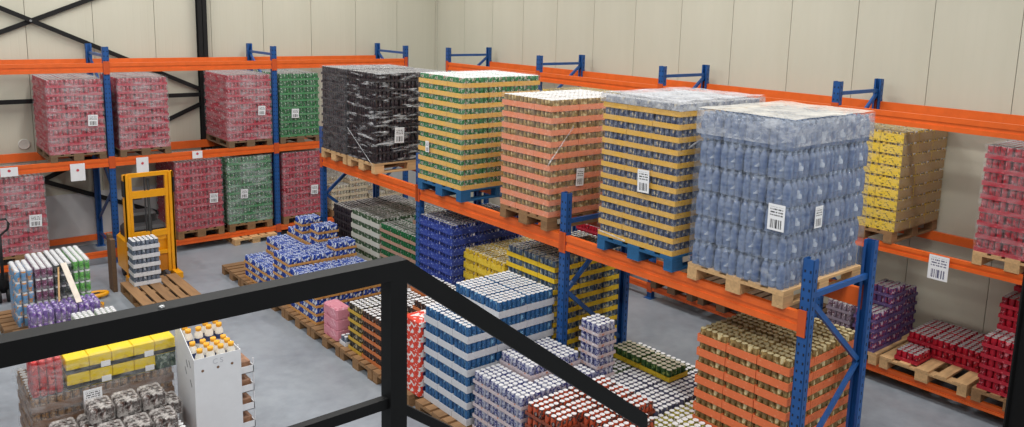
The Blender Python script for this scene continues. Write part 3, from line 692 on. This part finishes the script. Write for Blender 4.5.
# ------------------------------------------------------------------ yellow stacker with pallet
YEL = plain('stacker_yellow', (238, 164, 18), .35, var=.05); DARK = plain('dark_grey_plastic', (48, 48, 50), .5)
st = thing('stacker_truck', 'yellow walk-behind stacker truck standing at the left rack', 'stacker truck', (7.05, 2.62, 0))
for s in (-1, 1):
    m = MB().box(s*.325-.035, s*.325+.035, -.05, -.035, .05, 1.71).box(s*.325-.035, s*.325+.035, .035, .05, .05, 1.71).box(s*.325+s*.02-.012, s*.325+s*.02+.012, -.05, .05, .05, 1.71)
    ob('mast_rail', m.mesh('mast_rail', YEL), st)
    ob('inner_rail', MB().box(s*.262-.022, s*.262+.022, -.03, .03, .1, 1.66).mesh('inner_rail', YEL), st)
    ob('rail_guard', MB().box(s*.362-.012, s*.362+.012, -.04, .06, 1.38, 1.62).mesh('rail_guard', RUBBER), st)
    ob('fork', MB().box(s*.17-.05, s*.17+.05, .08, .30, .032, .075).mesh('fork', DARK), st)
    ob('outrigger', MB().box(s*.33-.05, s*.33+.05, -.05, .28, .03, .12).mesh('outrigger', YEL), st)
    ob('load_wheel', MB().lathe(.2, .045, [(.045, s*.33-.03), (.045, s*.33+.03)], 14, axis='x', cap0=True).mesh('load_wheel', RUBBER), st)
for z, hh in ((1.66, .06), (1.33, .11), (.70, .09), (.40, .05)):
    ob('crossbar', MB().box(-.30, .30, -.025, .025, z, z+hh).mesh('crossbar', YEL), st)
ob('lift_cylinder', MB().lathe(0, -.005, [(.032, .15), (.032, 1.0), (.02, 1.0), (.02, 1.62)], 12, cap0=True).mesh('lift_cylinder', RUBBER), st)
ob('chain', MB().box(.045, .065, .0, .02, .3, 1.66).mesh('chain', DARK), st)
ob('body', MB().cbox(-.33, .33, -.75, -.08, .12, .66, .05).mesh('body', YEL), st)
ob('battery_cover', MB().cbox(-.30, .30, -.62, -.12, .66, .84, .05).mesh('battery_cover', DARK), st)
ob('control_panel', MB().cbox(-.22, .22, -.70, -.40, .84, 1.0, .04).mesh('control_panel', DARK), st)
ob('tiller', MB().tube([(0, -.7, .5), (0, -.95, .95), (0, -1.0, 1.1)], .025).tube([(-.15, -1.0, 1.1), (.15, -1.0, 1.1)], .02).mesh('tiller', DARK), st)
ob('base_panel', MB().box(-.25, .28, -.04, .0, .12, .42).mesh('base_panel', plain('amber_panel', (206, 128, 30), .5)), st)
for s in (-1, 1): ob('drive_wheel', MB().lathe(-.45, .09, [(.09, s*.28-.04), (.09, s*.28+.04)], 16, axis='x', cap0=True).mesh('drive_wheel', RUBBER), st)

pallet('brown slatted pallet on the floor before the yellow stacker', 7.20, 3.55, .0, 'y', WOOD_O, W=.8)
stack(7.10, 2.98, 1, 1, .385, .30, .137, PZ, lambda i, j: 5, 'grey_white', 'white tray of grey cans at the stacker', 'white trays on the stacker pallet')
pk = thing('wooden_plank', 'dark wooden planks standing on end left of the white trays', 'plank', (7.66, 2.74, 0))
for q in range(2): ob('plank', MB().box(-.03, .03, -.06, .06, 0, .86-.05*q).mesh('plank', WOOD_D), pk, (0, .13*q, 0))
# ------------------------------------------------------------------ pallet jack at the left edge
pj = thing('pallet_jack', 'black hand pallet jack at the left edge of the view', 'pallet jack', (9.02, 2.45, 0))
ob('handle', MB().tube([(-.10, .1, 1.08), (-.12, .1, 1.16), (-.09, .1, 1.23), (.09, .1, 1.23), (.12, .1, 1.16), (.10, .1, 1.08), (0, .09, 1.0)], .017, closed=True).mesh('handle', RUBBER), pj)
ob('shaft', MB().tube([(0, .05, .35), (0, .09, 1.02)], .022).mesh('shaft', RUBBER), pj)
ob('pump', MB().lathe(0, 0, [(.06, .14), (.06, .4), (.04, .42)], 14, cap0=True).box(-.12, .12, -.12, .02, .18, .3).mesh('pump', BLACKST), pj)
for s in (-1, 1):
    ob('steer_wheel', MB().lathe(.02, .09, [(.09, s*.06-.025), (.09, s*.06+.025)], 16, axis='x', cap0=True).mesh('steer_wheel', RUBBER), pj)
    ob('fork', MB().box(s*.19-.07, s*.19+.07, -1.05, -.1, .07, .115).mesh('fork', BLACKST), pj)
    ob('fork_roller', MB().lathe(-.95, .035, [(.035, s*.19-.03), (.035, s*.19+.03)], 12, axis='x', cap0=True).mesh('fork_roller', RUBBER), pj)

# ------------------------------------------------------------------ soft drink packs on the floor at left
def bundle(name, dx, dy, h, body, lid, nx, ny, label, group, loc, rz=0, tilt=0, film=None, cat='drink pack'):
    def mk():
        m = MB()
        for i in range(nx):
            for j in range(ny):
                px, py = (dx-.006)/nx, (dy-.006)/ny; r = min(px, py)/2*.98
                m.lathe((i+.5-nx/2)*px, (j+.5-ny/2)*py, [(r*.86, .002), (r, .012), (r, h*.84), (r*.74, h*.96, 1), (r*.74, h-.003, 1), (r*.62, h-.008, 1)], 12, 0, 1)
        return m.mesh('bundle', [body, lid])
    def mf():
        m = MB().cbox(-dx/2+.001, dx/2-.001, -dy/2+.001, dy/2-.001, .0005, h+.001, .012); return m.mesh('shrink_wrap', film or FILM)
    o = ob(name, cached(('bun', dx, dy, h, body.name, nx, ny), mk), None, loc, (tilt, 0, rz), label, cat, group)
    ob('shrink_wrap', cached(('bf', dx, dy, h, (film or FILM).name), mf), o); return o
SKY = can_mat('sky_blue_orange_can', (88, 150, 196), (214, 140, 40), (60, 110, 160), s=20, p1=.56, p2=.68); MAU = can_mat('mulberry_can', (122, 38, 88), (92, 24, 66), (196, 150, 180))
DKG = can_mat('bottle_green_can', (32, 48, 42), (20, 30, 28), (110, 130, 116)); LIM = can_mat('lime_can', (66, 160, 40), (110, 196, 70), (30, 104, 34))
VIO = can_mat('violet_can', (92, 46, 150), (150, 110, 196), (222, 214, 236), s=24); PGR = can_mat('pale_green_can', (150, 172, 140), (200, 210, 190), (110, 140, 108), s=20)
cols = [(8.97, SKY, 'sky blue and orange', 4.10), (8.745, MAU, 'mulberry', 4.10), (8.52, DKG, 'dark green', 4.06), (8.295, LIM, 'lime green', 4.02)]
for cx, mt, nm, ye in cols:
    for j in range(2 if 'sky' in nm else 3):
        for k in range(5):
            if j > 0 and k < 4:
                if mt not in INNER_MATS: INNER_MATS.append(mt)
                INNER.box(cx-.104, cx+.104, ye-.13-j*.26-.125, ye-.13-j*.26+.125, PZ+k*.151+.001, PZ+k*.151+.15, INNER_MATS.index(mt)); continue
            bundle('drink_pack', .215, .255, .149, mt, LIDW, 3, 4, nm+' can pack left of the stacker, '+('top' if k == 4 else ORD[4-k])+' layer'+(' down' if k < 4 else '')+', '+['near', 'second', 'third'][j]+' row', nm+' packs', (cx, ye-.13-j*.26, PZ+k*.151))
pallet('pallet under the soft drink stacks left of the stacker', 8.63, 3.7, 0, 'x', WOOD_O)
pallet('pallet under the violet drink packs behind the railing', 8.55, 4.53, 0, 'x', WOOD_O, W=.75)
for i in range(3):
    for k in range(2):
        bundle('drink_pack', .26, .36, .16, VIO, VIO, 4, 6, 'violet can pack before the soft drink stacks, '+['lower', 'upper'][k]+' layer, '+['left', 'middle', 'right'][i], 'violet packs', (8.86-.265*i, 4.37, PZ+k*.162), random.uniform(-.02, .02))
for i in range(2):
    for k in range(2):
        bundle('drink_pack', .24, .27, .12, PGR, LIDW, 4, 4, 'pale green can pack before the violet packs, '+['lower', 'upper'][k]+' '+['left', 'right'][i], 'pale green packs', (8.45-.26*i, 4.73, PZ+k*.122), random.uniform(-.03, .03))
# cardboard strip and stick leaning on the packs
ob('cardboard_strip', MB().bar((0, 0, 0), (-.08, .42, -.43), .07, .012, side=(1, .2, 0)).mesh('cardboard_strip', plain('white_cardboard', (226, 214, 200), .7)), None, (8.52, 4.08, .905), label='white cardboard strip leaning across the dark green packs', cat='cardboard strip')
ob('wooden_stick', MB().bar((0, 0, 0), (.06, .26, -.38), .018, .018, side=(1, .2, 0)).mesh('wooden_stick', WOOD), None, (8.58, 4.085, .86), label='thin wooden stick leaning on the soft drink packs', cat='stick')
# yellow hand tool
tl = thing('strapping_tool', 'yellow looped strapping tool lying on the floor beside the green packs', 'tool', (7.95, 3.02, 0))
ob('loop', MB().tube([(.15*math.cos(a*math.pi/9)*(1), .085*math.sin(a*math.pi/9), .05) for a in range(18)], .032, 8, closed=True).mesh('loop', YEL), tl)
ob('grip', MB().cbox(-.06, .06, -.045, .045, .005, .07, .012).mesh('grip', RUBBER), tl)
ob('tape_roll', MB().lathe(0, 0, [(.05, 0), (.05, .045), (.025, .045), (.025, .03)], 16, cap0=True).mesh('tape_roll', YEL), None, (7.98, 3.42, 0), label='small yellow tape roll on the floor near the looped tool', cat='tape roll')

# ------------------------------------------------------------------ wrapped pallet with yellow packs (bottom left, behind the railing)
pallet('pallet under the wrapped brown load behind the railing', 8.9, 7.58, 0, 'x', WOOD_O)
lw = wrapped_load('brown can load under clear film behind the railing, bottom left', 8.31, 9.50, 7.18, 7.99, PZ, 5, .138, 'brownload', 3, 3, FILM, film_top=False)
YB = carton_mat('yellow_black_box', (226, 196, 28), (206, 172, 20), (236, 214, 70), s=12, p=.66); BK = plain('black_print', (34, 34, 32), .5)
lc = Vector((8.905, 7.585, PZ))
ybm = MB().cbox(-.092, .092, -.13, .13, 0, .142, .006).mesh('yellow_box', YB)
ybb = MB().box(-.0925, .0925, -.1305, .1315, .004, .045).mesh('black_band', BK)
ybl = MB().box(-.04, .04, .132, .1335, .008, .062).mesh('price_label', PAPER)
GRN = can_mat('dark_green_print', (40, 66, 52), (90, 110, 90), (150, 160, 150))
ygm = MB().cbox(-.092, .092, -.13, .13, 0, .142, .006).mesh('green_box', GRN)
for k in range(2):
    for i in range(5):
        for j in range(3):
            dark = i == 4 and k == 0
            o = ob('drink_box', ygm if dark else ybm, lw, Vector((9.12-.187*i, 7.85-.262*j, .842+k*.1435))-lc, label='dark green box' if dark else 'yellow box with black base band')
            if not dark: ob('black_band', ybb, o)
            if i % 2 and j == 0: ob('price_label', ybl, o, (-.04, 0, 0))
REDB = can_mat('red_bottle', (196, 36, 34), (150, 20, 24), (226, 120, 110), s=26)
rb = bundle('bottle_pack', .25, .27, .33, REDB, plain('red_cap', (190, 40, 40), .4), 4, 4, 'red bottle pack', None, Vector((9.36, 7.85, .842))-lc, cat=None)
rb.parent = lw
ob('drape_film', film_mesh(1.22, .84, .46, FILM, .03, 21, False, .012, 0), lw, (0, 0, .55))

# bundles under crinkled film in front
pallet('pallet under the dark bundles at the bottom left', 8.92, 8.55, 0, 'x', WOOD_O)
DKB = can_mat('dark_brown_can', (52, 36, 34), (84, 60, 54), (206, 198, 196), s=16, p1=.54, p2=.62)
wrapped_load('dark can load low at the bottom left in front of the yellow boxes', 8.40, 9.45, 8.17, 8.93, PZ, 3, .13, 'dark_orange', 3, 3, FILM_H, film_top=False)
for i in range(9):
    r_, c_ = divmod(i, 5)
    bundle('can_bundle', .26, .20, .125, DKB, DKB, 4, 3, 'dark can bundle in crinkled film, '+['back', 'front'][r_]+' row, '+ORD[c_]+' from the left', 'crinkled can bundles', (9.31-.212*c_-(.1 if r_ else 0), 8.28+.28*r_, PZ+.402), math.pi/2+random.uniform(-.025, .025), 0, film_mat('crinkled_white_film', .0, .8, (228, 222, 218), (9, 9, 9), .3))
for c_ in range(3):
    bundle('can_bundle', .26, .20, .125, DKB, DKB, 4, 3, 'dark can bundle lying on top of the others, '+['right', 'middle', 'left'][c_]+' one', 'crinkled can bundles on top', (8.60+.215*c_, 8.29, PZ+.53), math.pi/2+random.uniform(-.025, .025), 0, film_mat('crinkled_white_film', 0, 1))
sheet(None, (9.05, 8.17, .80), '+y', .15, .18, LABEL, 'price_card', label='white printed card standing in front of the brown load', cat='card')

# ------------------------------------------------------------------ white display box
CARD = plain('white_display_board', (222, 224, 228), .55, var=.03)
db = thing('display_box', 'tall white cardboard display box filled with small bottles', 'display box', (8.08, 8.31, 0))
wd, dp, zf_, zb = .43, .52, 1.10, 1.11
ob('front_panel', MB().box(-wd/2, wd/2, dp/2-.006, dp/2, 0, zf_).mesh('front_panel', CARD), db)
ob('back_panel', MB().box(-wd/2, wd/2, -dp/2, -dp/2+.006, 0, zb).mesh('back_panel', CARD), db)
for s in (-1, 1):
    m = MB(); x0, x1 = sorted((s*wd/2, s*(wd/2-.006)))
    prof = [(-dp/2, 0), (dp/2-.006, 0), (dp/2-.006, zf_), (dp/2-.10, zf_+(.05 if s == 1 else 0)), (-dp/2, zb+(.25 if s == 1 else 0))]; n = len(prof)
    m.v = [(x0, y, z) for y, z in prof] + [(x1, y, z) for y, z in prof]
    m.face(list(range(n-1, -1, -1))); m.face([n+i for i in range(n)])
    for i in range(n): m.face([i, (i+1) % n, n+(i+1) % n, n+i])
    o = ob('side_panel', m.mesh('side_panel', CARD), db)
    if s == 1:
        for (y, z) in ((.06, 1.0), (.14, 1.02), (.02, .92), (.16, .84)):
            ob('slit', MB().bar((wd/2+.0015, y-.02, z+.03), (wd/2+.0015, y+.02, z-.03), .003, .008, side=(1, 0, 0)).mesh('slit', plain('grey_slit', (96, 96, 100), .7)), o)
ob('shelf', MB().box(-wd/2+.008, wd/2-.008, -dp/2+.008, dp/2-.008, .96, .97).box(-wd/2+.008, wd/2-.008, -dp/2+.008, -.05, .97, 1.06).mesh('shelf', CARD), db)
for x in (-.13, .0, .14):
    ob('hole_print', MB().lathe(x, .98-.02*x, [(.013, dp/2), (.013, dp/2+.0012)], 12, axis='y').mesh('hole_print', plain('brown_print', (120, 90, 70), .6)), db)
cu = bpy.data.curves.new('letters', 'FONT'); cu.body = 'CS'; cu.size = .07; cu.extrude = .0006; cu.align_x = 'CENTER'; cu.space_character = 1.5
tmp = bpy.data.objects.new('letters', cu); COL.objects.link(tmp)
lme = bpy.data.meshes.new_from_object(tmp.evaluated_get(bpy.context.evaluated_depsgraph_get())); bpy.data.objects.remove(tmp); bpy.data.curves.remove(cu)
lme.materials.clear(); lme.materials.append(plain('faint_grey_print', (188, 190, 196), .6))
ob('lettering', lme, db, (.0, dp/2+.0012, 1.02), (math.pi/2, 0, math.pi))
ob('bottom', MB().box(-wd/2+.008, wd/2-.008, -dp/2+.008, dp/2-.008, .0, .01).mesh('bottom', CARD), db)
WB = plain('white_bottle', (236, 232, 222), .35, var=.03); OC = plain('amber_cap', (236, 168, 40), .4); NV = plain('navy_wrap', (52, 66, 112), .5)
sb = MB().lathe(0, 0, [(.034, 0), (.040, .01), (.040, .05), (.040, .10, 2), (.040, .13, 0), (.025, .165), (.025, .17, 1), (.027, .172, 1), (.027, .20, 1)], 12, 0, 1, cap0=True).mesh('small_bottle', [WB, OC, NV])
for i in range(4):
    for j in range(5):
        if (i*7+j*5) % 11 == 3: continue
        ob('small_bottle', sb, None, (8.08-.145+.096*i, 8.31-.205+.100*j+(.008 if j > 1 else -.004), 1.061 if j < 2 else .971), (0, 0, 0), 'small amber-capped bottle in the display box, '+ORD[4-j]+' row, '+ORD[3-i]+' from left', 'bottle', 'bottles in the display box')
# second white tray unit behind it
dt = thing('shelf_tray_stack', 'white cardboard tray stack showing right of the display box', 'display tray', (7.785, 8.30, 0))
for k in range(5):
    z = .05+.19*k
    ob('tray', MB().box(-.065, .065, -.2, .2, z, z+.006).box(-.065, -.059, -.2, .2, z, z+.07).box(.059, .065, -.2, .2, z, z+.07).box(-.065, .065, .194, .2, z, z+.07).box(-.065, .065, -.2, -.194, z, z+.07).mesh('tray', CARD), dt)
    ob('packet', MB().cbox(-.05, .05, -.16, .16, z+.007, z+.11, .01).mesh('packet', plain('brown_packet', (150, 110, 84), .5, var=.3, scale=20)), dt)
for sx in (-1, 1):
    for sy in (-1, 1): ob('corner_post', MB().box(sx*.062-.004, sx*.062+.004, sy*.195-.005, sy*.195+.005, 0, .95).mesh('corner_post', CARD), dt)

# ------------------------------------------------------------------ black railing of the landing, near the camera
RW = .06
RX, RY = 9.223, 13.667      # post axis
RZ = 3.512                 # rail top
rl = thing('stair_railing', 'black square-tube stair railing with corner post in the foreground', 'railing', (RX, RY, 0))
LZ = 2.42
ob('post', MB().box(-RW/2, RW/2, -RW/2, RW/2, LZ-.2, RZ-.005).mesh('post', BLACK), rl)
sl = math.tan(math.radians(37))
ob('landing_rail', MB().box(-RW/2, 3.2, -RW/2, RW/2, RZ-RW, RZ).mesh('landing_rail', BLACK), rl, (0, 0, 0), (0, 0, .02))
ob('landing_midrail', MB().box(RW/2, 3.2, -.015, .015, RZ-.49, RZ-.455).mesh('landing_midrail', BLACK), rl, (0, 0, 0), (0, 0, .02))
def slope_bar(z, th, wdt, L0, L1):
    m = MB()
    pts = [(-L0, z-L0*sl), (-L1, z-L1*sl)]; hv = th/math.cos(math.radians(37))
    m.v = [(x, s*wdt/2, zz-d) for x, zz in pts for d in (0, hv) for s in (-1, 1)]
    for f_ in ((0, 1, 3, 2), (4, 6, 7, 5), (0, 4, 5, 1), (2, 3, 7, 6), (0, 2, 6, 4), (1, 5, 7, 3)): m.face(list(f_))
    return m
ob('stair_rail', slope_bar(RZ+RW/2*sl, RW, RW, RW/2, 1.22).mesh('stair_rail', BLACK), rl)
ob('stair_midrail', slope_bar(RZ-.47, .03, .03, RW/2, 1.0).mesh('stair_midrail', BLACK), rl)
ob('rivet', MB().lathe(0, 0, [(.008, 0), (.008, .004), (.005, .006)], 10).mesh('rivet', STEEL), rl, (.70, .026, RZ))
ob('landing_deck', MB().box(-.1, 3.2, -.1, 3.0, LZ-.2, LZ).mesh('landing_deck', BLACKST), rl)
for px_, py_ in ((0, 0), (3.1, 0), (0, 2.9), (3.1, 2.9)):
    ob('support', MB().box(px_-.05, px_+.05, py_-.05, py_+.05, 0, LZ-.2).mesh('support', BLACKST), rl)
ob('landing_post', MB().box(3.14, 3.2, -RW/2, RW/2, LZ, RZ).mesh('landing_post', BLACK), rl)

ob('inner_tray_fill', INNER.mesh('inner_tray_fill', INNER_MATS), label='plain trays packed out of sight inside the tall stacks', cat='trays', kind='stuff')
